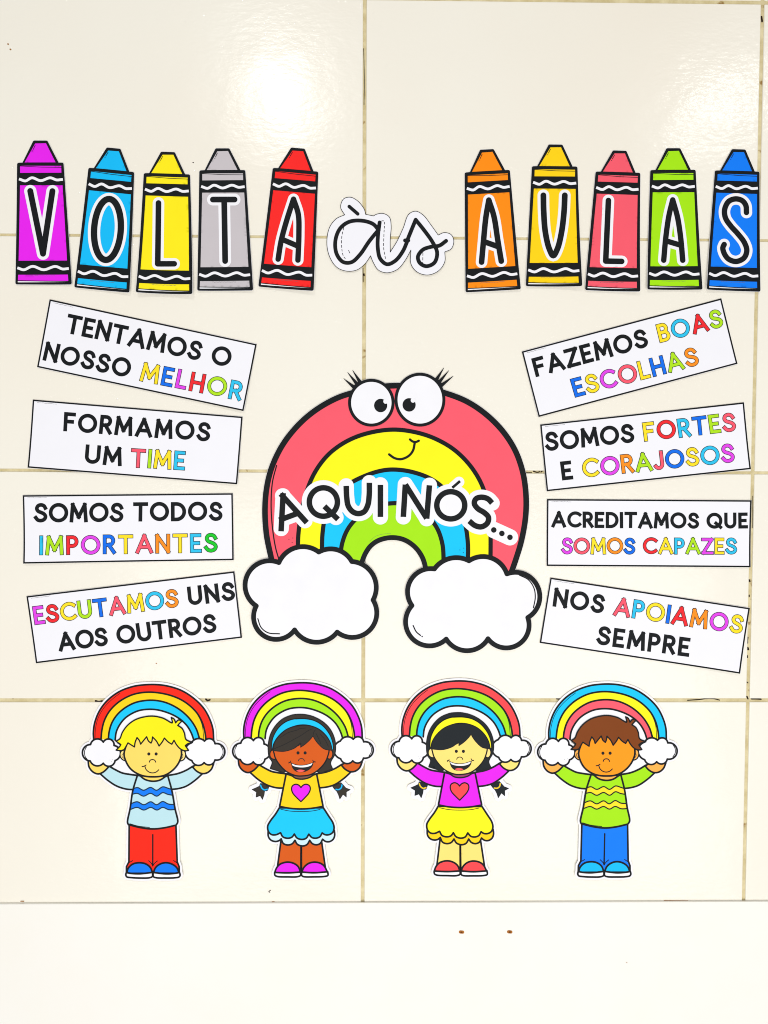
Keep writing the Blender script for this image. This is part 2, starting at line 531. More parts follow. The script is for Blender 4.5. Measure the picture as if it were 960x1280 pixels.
def word(text, p0, p1, H, hw):
    """letters of a word between two baseline points -> list of (char, [(path, closed)])"""
    p0, p1 = np.array(p0, float), np.array(p1, float)
    L = np.linalg.norm(p1 - p0); e = (p1 - p0) / L; up = np.array([e[1], -e[0]])
    s = H - 2 * hw
    nat = sum(GL[c][0] * s + 2 * hw for c in text)
    n = len(text)
    want = 0.10 * H
    kx = 1.0
    gap = (L - nat) / max(1, n - 1)
    if n == 1: kx = max(0.3, (L - 2*hw) / (nat - 2*hw)) if nat > 2*hw else 1; gap = 0
    elif gap > 0.14 * H or gap < 0.03 * H:        # letters a little wider or narrower rather than loose
        inner = sum(GL[c][0] * s for c in text); g2 = min(max(gap, 0.03*H), 0.14*H)
        kx = (L - 2*hw*n - g2*(n-1)) / inner; gap = g2
    out = []; x = 0
    rnd = random.Random(len(text) * 31 + int(p0[0] * 7))
    for c in text:
        w, paths = GL[c]
        tilt = rnd.uniform(-0.02, 0.02); jy = rnd.uniform(-0.012, 0.012) * H
        res = []
        for pa in paths:
            cl = False
            if pa == 'O': pa = circ(.5, .5, .5, .5, 0, 360, 40)[:-1]; cl = True
            q = []
            for (u, v) in pa:
                X = x + hw + u * s * kx + tilt * (v - 0.5) * H; Y = hw + v * s + jy
                q.append(tuple(p0 + e * X + up * Y))
            res.append((q, cl))
        out.append((c, res))
        x += w * s * kx + 2 * hw + gap
    return out
def letter_pieces(paths, hw):
    o = []
    for q, cl in paths: o += stroke(q, hw, cl, cap='square', corner=40)
    return o

# ---------------------------------------------------------------- crayons
def crayon(letter, colour, label, anchors, strokes, hw_b, hw_w, seed, print_hw=0.3, curls=(2.5, 3)):
    G = Rg(160, 170, 5.3333)
    T0 = G([(580,85), (682,85), (478,232), (783,230), (838,1035), (465,1035)])
    A = affine(T0, anchors)
    t = lambda pts: A(G(pts))
    xs = [p[0] for p in anchors]; ys = [p[1] for p in anchors]
    c = Cut('crayon_cutout', label, 'crayon cutout', 'paper crayons spelling the heading',
            ((min(xs)+max(xs))/2, max(ys)),
            lift_fn(min(xs), max(xs), min(ys), max(ys), 0.7, curls[0]*1.5, curls[1]*1.5, 0.3, 0.3, 0.5, seed))
    sil = t([(592,96,1), (670,96,1), (744,241,1), (773,241,1), (826,1024,1), (476,1024,1), (488,243,1), (520,241,1)])
    r = 11/5.33
    ring = [tuple(p[:2]) for p in sil]
    body = poly(ring) + stroke(ring, r, True)
    c.sheet(poly(ring) + stroke(ring, r + 0.25, True))
    c.part('outline', [(body, 'black', 0)], 1)
    c.part('tip', [(poly(t([(597,105),(668,103),(731,229),(527,230)])), colour, 0),
                   (stroke(t([(597,117),(585,143)]), .42, cap='square') + stroke(t([(581,153),(580,155)]), .45), 'black', 1)], 2)
    c.part('wrapper_stripe', [(poly(t([(497,252),(768,252),(769,297),(497,299)])), colour, 0),
                      (stroke(t([(497,254),(640,261),(768,262)]), .38, cap='square'), 'black', 1)], 2)
    c.part('wrapper_stripe', [(poly(t([(483,971),(811,969),(814,1011),(482,1007)])), colour, 0),
                      (poly(t([(481,1013),(814,1017),(500,1021),(481,1021)])), 'white', 0),
                      (ticks(t([(565,977)])[0], t([(730,977)])[0], .22, seed), 'smallprint', 1)], 2)
    c.part('wrapper_panel', [(poly(t([(496,381),(776,380),(805,876),(486,878)])), colour, 0)], 2)
    for q in ([(498,342),(532,352),(575,331),(632,350),(695,331),(738,345),(770,342)],
              [(486,928),(520,938),(578,915),(650,937),(728,915),(775,932),(808,930)]):
        c.part('wavy_line', [(stroke(sp(t(q)), 1.65, cap='square'), 'white', 0)], 2)
    pb, pw = [], []
    for q, cl in strokes:
        pb += stroke(q, hw_b + .15, cl, corner=70); pw += stroke(q, hw_w, cl, corner=70)
    l = c.part('letter', [(pw, 'white', 0), (pb, 'black', 1)], 3)
    return c

R1 = Rg(0, 160, 4.8); R3 = Rg(310, 170, 3.5556); R4 = Rg(570, 170, 5.0526); R5 = Rg(720, 170, 4.0); G = Rg(160, 170, 5.3333)
crayon('V', 'magenta', 'magenta paper crayon with the letter V, at the left end of the heading',
       R1([(197,76),(290,77),(107,212),(386,212),(436,942),(98,942)]),
       [(R1([(185,381),(262,757)]), 0), (R1([(318,382),(262,757)]), 0)], 3.6, 7.6, 1, curls=(0.5, 1.0))
crayon('O', 'cyan', 'light blue paper crayon with the letter O',
       R1([(637,117),(728,128),(536,242),(808,268),(785,993),(450,960)]),
       [(ell(R1([(648,612)])[0], 80/4.8, 183/4.8, math.radians(3.4)), 1)], 3.9, 7.7, 2, curls=(1, 2.5))
crayon('L', 'yellow', 'lemon yellow paper crayon with the letter L, between the light blue and grey crayons',
       G([(212,105),(320,110),(108,250),(420,263),(437,1062),(66,1053)]),
       [(G([(206,450),(203,857)]), 0), (G([(203,857),(313,857)]), 0)], 3.4, 7.2, 3, curls=(4, 4))
crayon('T', 'grey', 'light grey paper crayon with the letter T',
       G([(580,85),(682,85),(478,232),(783,230),(838,1035),(465,1035)]),
       [(G([(568,427),(712,427)]), 0), (G([(643,427),(650,837)]), 0)], 3.5, 7.4, 4, curls=(1, 1.5))
crayon('A', 'red', 'red paper crayon with the letter A, tilted, left of the script word',
       R3([(188,55),(256,60),(110,142),(315,158),(292,695),(49,672)]),
       [(sp(R3([(135,550),(148,470),(172,380),(203,283)])), 0), (sp(R3([(203,283),(224,350),(227,440),(223,555)])), 0),
        (R3([(160,465),(222,492)]), 0)], 3.3, 7.0, 5, curls=(1.5, 4))
crayon('A', 'orange', 'orange paper crayon with the letter A, right of the script word',
       R4([(145,88),(240,86),(55,233),(343,218),(404,972),(60,992)]),
       [(sp(R4([(160,800),(172,670),(187,520),(206,408)])), 0), (sp(R4([(206,408),(238,510),(262,660),(284,794)])), 0),
        (R4([(180,672),(264,702)]), 0)], 3.4, 7.2, 6, curls=(1, 2))
crayon('U', 'gold', 'golden yellow paper crayon with the letter U, highest of the right-hand crayons',
       R4([(578,57),(672,57),(481,193),(769,195),(787,958),(438,953)]),
       [(sp(R4([(550,378),(552,480),(562,610),(586,715),(611,760),(638,715),(664,610),(680,480),(685,378)])), 0)], 3.5, 7.3, 7, curls=(1, 4))
crayon('L', 'pink', 'coral pink paper crayon with the letter L, between golden and lime crayons',
       R5([(180,74),(252,77),(98,178),(322,188),(313,782),(42,775)]),
       [(R5([(160,325),(146,628)]), 0), (R5([(146,628),(225,630)]), 0)], 3.4, 7.3, 8, curls=(1, 3))
crayon('A', 'lime', 'lime green paper crayon with the letter A, second from the right end',
       R5([(445,63),(522,65),(370,172),(600,170),(624,772),(352,772)]),
       [(sp(R5([(435,624),(446,510),(462,400),(481,322)])), 0), (sp(R5([(481,322),(505,410),(520,510),(530,624)])), 0),
        (R5([(448,527),(514,547)]), 0)], 3.3, 7.2, 9, curls=(2, 1.5))
crayon('S', 'blue', 'blue paper crayon with the letter S, at the right end of the heading',
       R5([(770,67),(848,70),(693,175),(920,180),(913,782),(648,772)]),
       [(sp(R5([(849,385),(846,350),(828,326),(795,317),(760,330),(740,370),(744,412),(770,452),(806,492),(838,535),(850,575),
                (836,612),(797,630),(758,618),(737,590),(730,562),(737,545)])), 0)], 3.3, 7.2, 10, curls=(2.5, 1))

# ---------------------------------------------------------------- the script word between the two halves of the heading
c = Cut('script_cutout', 'white paper cutout with the black handwritten word às, between the two rows of crayons',
        'word cutout', None, (490, 345), lift_fn(408, 568, 245, 345, 0.6, 1.5, 2.0, .5, .5, 0.4))
shape = sp(R3([(430,352,1),(412,318),(425,282),(455,274),(487,290),(516,326),(523,350,1),(558,357,1),(570,350),(600,346),(628,362),
               (636,400),(632,460),(632,518,1),(662,470),(690,410),(714,350),(745,336),(778,353),(815,400),(845,442,1),(872,431),(902,440),
               (914,468),(903,503),(874,517,1),(874,560),(848,600),(800,620),(752,607),(724,570),(724,508,1),(698,555),(665,594),
               (618,610),(580,598),(556,562),(545,534,1),(520,570),(485,597),(440,603),(396,586),(364,540),(351,480),(362,410),(392,370)]), True)
c.sheet(poly(shape))
c.part('cut_line', [(stroke(shape, .38, True), 'black', 0)], 1)
a_ = R3([(581,420),(556,393),(505,378),(450,383),(410,412),(389,465),(394,525),(423,562),(460,563),(497,530),(540,468),(581,418)])
st = R3([(585,386),(578,440),(577,500),(588,548),(618,572),(655,556),(688,514),(706,474)])
s_ = R3([(706,470),(724,425),(745,374,1),(782,420),(820,474),(840,520),(828,565),(792,581),(763,566),(755,538),(776,508),(815,494),(850,489),(880,468)])
lt = c.part('letter', [(stroke(sp(a_), 2.45, corner=80) + stroke(sp(st), 2.45, corner=80), 'black', 0)], 2)
c.part('accent', [(stroke(R3([(450,315),(488,348)]), 2.2), 'black', 0)], 2)
c.part('letter', [(stroke(sp(s_), 2.45, corner=60) + stroke(R3([(698,466),(712,466)]), 2.5), 'black', 0)], 3)
dash = []
def dashes(P, on, off, hw):
    P = dense(P, False, 0.5); out = []; i = 0
    a, b = int(on / .5), int(off / .5)
    while i < len(P) - 2:
        out += stroke(P[i:i + a + 1], hw, cap='butt'); i += a + b
    return out
for q in ([(426,408),(417,450),(417,500),(424,535),(438,553)], [(592,380),(604,379),(604,440),(603,500),(612,552)], [(777,520),(776,572)]):
    dash += dashes(sp(R3(q)), 4.2, 2.0, .42)
dash += stroke(R3([(447,510),(453,522)]), .4)
c.part('dashed_line', [(dash, 'black', 0)], 1)

# ---------------------------------------------------------------- phrase cards
C2 = Rg(30, 360, 3.2); C3 = Rg(20, 600, 3.2); C4 = Rg(640, 360, 3.2); C5 = Rg(660, 600, 3.2)
NM = dict(Y='letteryellow', B='letterblue', M='lettermagenta', R='letterred', L='letterlime', C='lettercyan', P='letterpink',
          O='letterorange', G='green')
SAY = dict(Y='yellow', B='blue', M='magenta', R='red', L='lime green', C='light blue', P='pink', O='orange', G='green')
def card(label, rg, quad, words, lift, seed):
    q = rg(quad)
    xs = [p[0] for p in q]; ys = [p[1] for p in q]
    lift = (lift[0], lift[1]*1.5, lift[2]*1.5) + tuple(lift[3:])
    c = Cut('phrase_card', label, 'phrase card', 'white phrase cards beside the rainbow', (sum(xs)/4, max(ys)),
            lift_fn(min(xs), max(xs), min(ys), max(ys), *lift))
    cx, cy = sum(xs)/4, sum(ys)/4
    out = [(x + (1.1 if x > cx else -1.1), y + (1.1 if y > cy else -1.1)) for x, y in q]
    c.sheet(poly(out))
    c.part('border', [(stroke(q, .95, True, cap='square'), 'black', 0)], 1)
    e = np.array(q[1]) - np.array(q[0]); e /= np.linalg.norm(e); dn = np.array([-e[1], e[0]])
    a = np.array(q[0]) + e * 5 + dn * 2.3
    c.part('small_print', [(ticks(a, a + e * 25, .2, seed), 'smallprint', 0)], 1)
    for text, p0, p1, H, cols in words:
        (p0, p1) = rg([p0, p1]); H = H / rg.k
        L = word(text, p0, p1, H, 2.38 if H > 22 else 2.1)
        for i, (ch, paths) in enumerate(L):
            hw = 2.38 if H > 22 else 2.1
            if cols:
                c.part('letter', [(letter_pieces(paths, hw + .15), 'black', 0), (letter_pieces(paths, hw - .6), NM[cols[i]], 1)], 1,
                       label=SAY[cols[i]] + ' letter ' + ch)
            else:
                c.part('letter', [(letter_pieces(paths, hw), 'black', 0)], 1)
    return c
card('white card reading TENTAMOS O NOSSO MELHOR, tilted down to the right', C2, [(107,50),(928,228),(878,490),(58,315)],
     [('TENTAMOS',(164,179),(704,293),78,None), ('O',(745,303),(823,319),78,None), ('NOSSO',(76,290),(422,361),77,None),
      ('MELHOR',(463,372),(868,453),78,'YBMRLC')], (.7, 1.0, 2.2, .5, .4, .7, 0), 11)
card('white card reading FORMAMOS UM TIME', C2, [(40,450),(872,518),(852,782),(22,716)],
     [('FORMAMOS',(158,573),(744,615),77,None), ('UM',(244,702),(392,713),76,None), ('TIME',(427,717),(645,731),77,'PLYC')],
     (.7, 2.0, 1.5, .3, .4, .8, 1), 12)
card('white card reading SOMOS TODOS IMPORTANTES', C3, [(32,64),(865,56),(869,317),(38,330)],
     [('SOMOS',(74,171),(432,168),78,None), ('TODOS',(470,166),(827,163),77,None), ('IMPORTANTES',(97,300),(808,290),78,'CLRMBYPOYCG')],
     (.7, 1.5, .4, .3, .4, .8, 2), 13)
card('white card reading ESCUTAMOS UNS AOS OUTROS', C3, [(47,467),(872,368),(902,627),(86,728)],
     [('ESCUTAMOS',(76,580),(655,508),75,'MRYLBPYCO'), ('UNS',(693,503),(880,479),76,None), ('AOS',(175,685),(372,661),76,None),
      ('OUTROS',(408,657),(806,608),76,None)], (.7, .8, 1.5, .3, .4, .9, 3), 14)
card('white card reading FAZEMOS BOAS ESCOLHAS, tilted up to the right', C4, [(42,257),(833,46),(896,302),(107,513)],
     [('FAZEMOS',(95,358),(548,236),77,None), ('BOAS',(590,222),(848,156),76,'YCRL'), ('ESCOLHAS',(250,440),(750,309),77,'BYMPYBLO')],
     (.7, .8, 1.8, .3, .4, .8, 4), 15)
card('white card reading SOMOS FORTES E CORAJOSOS', C4, [(115,549),(923,461),(948,722),(140,810)],
     [('SOMOS',(135,655),(490,617),77,None), ('FORTES',(527,616),(896,573),77,'YRCBLP'), ('E',(199,771),(244,766),76,None),
      ('CORAJOSOS',(283,760),(890,697),77,'YMOLPBYCM')], (.7, .8, 2.5, .3, .4, .7, 5), 16)
card('white card reading ACREDITAMOS QUE SOMOS CAPAZES', C5, [(78,79),(889,84),(882,345),(76,340)],
     [('ACREDITAMOS',(93,190),(682,195),65,None), ('QUE',(712,195),(878,193),64,None), ('SOMOS',(132,296),(427,297),67,'MPYOB'),
      ('CAPAZES',(457,296),(833,298),67,'RYCLMYC')], (.7, .8, 1.5, .3, .4, .8, 6), 17)
card('white card reading NOS APOIAMOS SEMPRE', C5, [(91,393),(882,514),(839,768),(49,648)],
     [('NOS',(96,505),(299,535),76,None), ('APOIAMOS',(338,541),(853,617),76,'PCYBROMY'), ('SEMPRE',(270,657),(640,706),76,None)],
     (.7, 1.0, 2.4, .3, .4, .8, 7), 18)

# ---------------------------------------------------------------- the big rainbow
B6 = Rg(300, 440, 5.3333); B7 = Rg(420, 440, 3.6923); B8 = Rg(290, 580, 4.5714); B9 = Rg(480, 580, 4.3636)
c = Cut('rainbow_cutout', 'large smiling paper rainbow with googly eyes, two clouds and the words AQUI NÓS',
        'rainbow cutout', None, (490, 810), lift_fn(300, 680, 465, 815, 1.3, 3.4, 2.2, .2, .2, .9, 1))
def mid(a, b): return [((p[0]+q[0])/2, (p[1]+q[1])/2) for p, q in zip(a, b)]
arcs = [
 # outer rim (centre line), left foot to right foot
 [(340,700),(333.5,668),(331.6,636),(334,608),(340.5,583),(354,555.5),(374,530.5),(396,512),(421,498),(440,491.5),(470,484.5),(497,482.3),(527,484.5),
  (556,491.5),(583,502),(607,518),(628,539),(643.5,563),(653,590),(657,618),(656.6,645),(651.5,675),(644,700),(634,728)],
 [(373.2,705),(373,672),(377,640),(383.6,614),(393.8,590.5),(408,571),(424,557.5),(443.5,547),(467,540),(492,537.2),(517,540),(541,547.3),(565,560.5),
  (584,578),(598.5,599),(607.5,622),(612,650),(612.8,690),(611.8,715),(609,730)],
 [(402.6,705),(403.5,665),(408,642),(420,621),(435,606),(456,595),(476,588.6),(492,587),(515,590),(540,599.5),(560,616),(573,635),(581,655),(584.6,680),(584,705),(582,722)],
 [(425.6,700),(427.6,680),(435,661),(448,646),(468,633.5),(491,629),(514,631.5),(532,643),(545.5,659),(552.6,679),(554.2,700),(553,722)],
 [(452.5,702),(456.5,692),(463.5,682),(474,675),(490,671.8),(505,674.5),(518,683),(526.5,694),(531,706),(533,724)],
]
arcs = [sp(a) for a in arcs]
LC = lobes(B8([(270,562),(78,690),(142,808),(160,955),(360,944),(485,1014),(602,957),(785,948),(806,775),(812,645),(685,556),(592,487),(497,502),(385,473)]))
RC = lobes(B9([(274,571),(128,690),(152,770),(150,945),(338,952),(450,1015),(565,950),(750,965),(781,835),(845,700),(668,598),(562,506),(462,527),(387,510)]))
le = ell(B7([(163,235)])[0], 100/3.6923, 103/3.6923); re_ = ell(B7([(387,221)])[0], 110/3.6923, 117/3.6923)
letters = [
 ('A', [(B8([(283,368),(293,182)]),0),(B8([(290,182),(418,323)]),0),(B8([(286,315),(372,283)]),0)]),
 ('Q', [(ell(B8([(523,217)])[0], 80/4.5714, 81/4.5714),1),(B8([(540,252),(595,305)]),0)]),
 ('U', [(sp(B8([(653,125),(656,190),(665,240),(690,272),(722,283),(755,272),(776,235),(784,180),(785,107)])),0)]),
 ('I', [(B8([(848,119),(848,302)]),0)]),
 ('N', [(B9([(105,288),(116,112)]),0),(B9([(116,112),(232,296)]),0),(B9([(232,298),(247,116)]),0)]),
 ('Ó', [(ell(B9([(363,225)])[0], 76/4.3636, 74/4.3636),1)]),
 ('S', [(sp(B9([(588,213),(565,190),(530,181),(500,190),(491,215),(510,243),(545,265),(568,290),(562,322),(530,342),(495,335),(463,310)])),0)]),
]
LW = 3.5
halo, inks = [], []
for ch, st_ in letters:
    for q, cl in st_: halo += stroke(q, LW + 6.0, cl, corner=30)
acc = B9([(377,125),(408,98)])
halo += stroke(acc, 6.6)
halo += poly(letters[1][1][0][0]) + poly(letters[5][1][0][0]) + stroke(B9([(430,250),(500,300)]), 8)
dots = B9([(597,359),(641,378),(685,399)])
halo += stroke([dots[0], dots[2]], 3.6 + 6.6)
rim = arcs[0]
hull = poly(rim + [(600,760),(560,760),(540,720)] + arcs[4][::-1] + [(440,720),(420,760),(380,760)])
# clean silhouettes
under = poly(rim + [(620,735),(560,735)] + arcs[4][::-1] + [(425,735),(360,735)])
fullp = under + stroke(rim, 3.9) + stroke(arcs[4], 3.2) + poly(LC) + stroke(LC, 3.3, True) + poly(RC) + stroke(RC, 3.3, True) \
      + poly(le) + stroke(le, 2.2, True) + poly(re_) + stroke(re_, 2.2, True)
lash = [[((85,165),(36,124)),((98,150),(54,96)),((112,141),(77,86))], [((462,130),(497,75)),((474,142),(520,87)),((486,155),(540,113))]]
lashp = [sum((stroke(B7(list(l)), 2.3, taper=.12) for l in s), []) for s in lash]
lashbase = [stroke(B7([(85,165),(112,141)]), 2.3), stroke(B7([(462,130),(486,155)]), 2.3)]
c.sheet(fullp + lashp[0] + lashp[1] + lashbase[0] + lashbase[1])
names = [('pink', 'coral pink outer arch'), ('brightyellow', 'yellow arch'), ('sky', 'light blue arch'), ('lime', 'lime green inner arch')]
widths = [3.6, 2.7, 2.7, 2.7, 3.1]
for i, (col, lab) in enumerate(names):
    ring = poly(arcs[i] + arcs[i+1][::-1])
    sh = [(ring, col, 0), (stroke(arcs[i], widths[i]), 'black', 2 if i else 1)]
    if i == 3: sh.append((stroke(arcs[4], widths[4]) , 'black', 1))
    if i == 0:
        sh.append((stroke(sp([(346,582),(341,602),(339.2,630),(341,660),(345,685),(350,702)]), .8), 'black', 1.5))
        sh.append((ticks(B8([(322,429)])[0], B8([(324,430)])[0], .5) + sum((poly(ell(p, .55, .55)) for p in B8([(327,429),(349,422),(345,447)])), []), 'black', 1))
    if i == 2:
        sh.append((sum((poly(ell(p, .55, .55)) for p in B9([(413,468),(434,458),(431,482)])), []), 'black', 1))
    if i == 3:
        q = sp([(462,676.5),(469,670.5),(478,667.6),(489,666.6)])
        sh.append((dashes(q, .9, .6, .25), 'smallprint', 1))
    c.part('arch', sh, 1, label=lab)
for s, (cl, shines) in enumerate(((LC, B8([(752,587),(785,615),(806,655),(815,702)])), (RC, B9([(735,604),(785,630),(815,675),(822,725),(812,782)])))):
    cd = c.part('cloud', [(poly(cl), 'white', 0), (stroke(cl, 3.05, True, corner=45), 'black', 1)], 5)
    c.part('shine_line', [(stroke(sp(shines), .7), 'black', 0)], 7, cd)
    if s == 0: c.part('shine_line', [(stroke(sp(B8([(151,880),(170,930),(210,960),(275,966)])), .7), 'black', 0)], 7, cd)
    else: c.part('shine_line', [(stroke(sp(B9([(158,878),(175,912),(198,932)])), .75) + poly(ell(B9([(207,938)])[0], .9, .9)), 'black', 0)], 7, cd)
for e, pc, pr, hl, lp, lb in ((le, (206,248), 30, (229,229), lashp[0], lashbase[0]), (re_, (337,245), 30, (355,224), lashp[1], lashbase[1])):
    eo = c.part('eye', [(poly(e), 'white', 0), (stroke(e, 1.9, True), 'black', 1)], 5)
    h = B7([hl])[0]; pcx = B7([pc])[0]
    c.part('pupil', [(poly(ell(pcx, 8.2, 8.4)), 'black', 0), (poly(ell(h, 2.9, 3.0)), 'white', 1)], 7, eo)
    c.part('eyelashes', [(lp + lb, 'black', 0)], 4, eo)
c.part('outline_bridge', [(stroke(B7([(228,160),(300,158)]), 2.6), 'black', 0)], 4)
c.part('smile', [(stroke(sp(B7([(245,473),(270,490),(300,495),(335,480),(355,455),(363,420)])), 1.5) +
                  stroke(sp(B7([(341,404),(352,413),(368,416),(382,410)])), 1.45), 'black', 0)], 4)
ph = c.part('lettering', [(halo, 'white', 0)], 5)
for ch, st_ in letters:
    pcs = []
    for q, cl in st_: pcs += stroke(q, LW, cl, cap='butt' if ch in 'UINS' else 'square', corner=40)
    if ch == 'Ó': pcs += stroke(acc, 1.7, cap='square')
    if ch in 'N':  pcs += stroke(B9([(105,284),(105,288)]), LW, cap='butt')
    c.part('letter', [(pcs, 'black', 0)], 6, ph)
for d in dots: c.part('dot', [(poly(ell(d, 3.5, 3.5)), 'black', 0)], 6, ph)

# ---------------------------------------------------------------- children holding rainbows
Ka = Rg(100, 850, 10.6667); Kb = Rg(180, 850, 9.1429); Kc = Rg(145, 960, 9.1429); K1 = Rg(90, 840, 4.7407)
Ga = Rg(290, 880, 10.6667); Gb = Rg(370, 880, 9.6); Gc = Rg(325, 980, 9.1429)
K2 = Rg(280, 840, 4.7407); K3 = Rg(480, 840, 4.7407); K4 = Rg(660, 840, 4.7407)
base_arcs = [Ka(a) + Kb(b) for a, b in (
 ([(190,785),(186,690),(205,560),(270,400),(380,260),(540,145),(720,80)], [(0,52),(130,48),(260,62),(420,110),(560,195),(680,310),(750,430),(790,550),(800,675)]),
 ([(288,785),(300,660),(330,540),(400,410),(520,290),(680,200),(830,163)], [(130,137),(320,175),(470,245),(600,360),(670,480),(703,600),(712,675)]),
 ([(386,785),(395,690),(430,570),(500,460),(600,370),(730,300),(860,270)], [(130,228),(260,255),(400,325),(520,430),(600,550),(640,668)]),
 ([(476,795),(490,690),(530,600),(600,510),(700,440),(820,395)], [(130,332),(280,370),(400,430),(490,510),(545,600),(572,675)]))]
thin1 = Ka([(208,775),(215,640),(250,500),(330,360),(450,240),(540,172)])
thin2 = Kb([(400,203),(520,278),(620,400),(668,510),(688,672)])
cloudL = Ka([(150,853),(235,778),(320,820),(400,780),(462,865),(548,960),(476,1065),(430,1132),(320,1100),(235,1136),(146,1070),(42,955)])
cloudR = Kb([(547,712),(625,663),(696,692),(758,664),(816,722),(928,815),(815,906),(757,962),(692,936),(622,968),(552,912),(474,820)])
arcL = Ka([(95,885),(70,940),(78,1010),(110,1055)]); arcR = Kb([(880,745),(905,790),(905,840),(880,880)])
dotsL = Ka([(408,1058),(445,1050),(430,1080)])
handL = sp(Ka([(118,1070,1),(130,1150),(180,1215),(250,1243),(312,1222),(362,1180),(404,1132,1),(320,1060,1)]), True)
handR = sp(Kb([(560,985,1),(605,1032),(662,1060),(720,1055),(772,1015),(800,950,1),(690,900,1)]), True)
sleeveL = sp(K1([(220,552,1),(258,574),(300,594),(340,602),(408,611,1),(378,692,1),(330,690),(270,672),(215,637),(172,600,1),(188,562,1)]), True)
sleeveR = sp(K1([(565,610,1),(630,598),(680,578),(722,553,1),(760,564,1),(778,596,1),(735,635),(680,672),(635,686),(584,692,1)]), True)

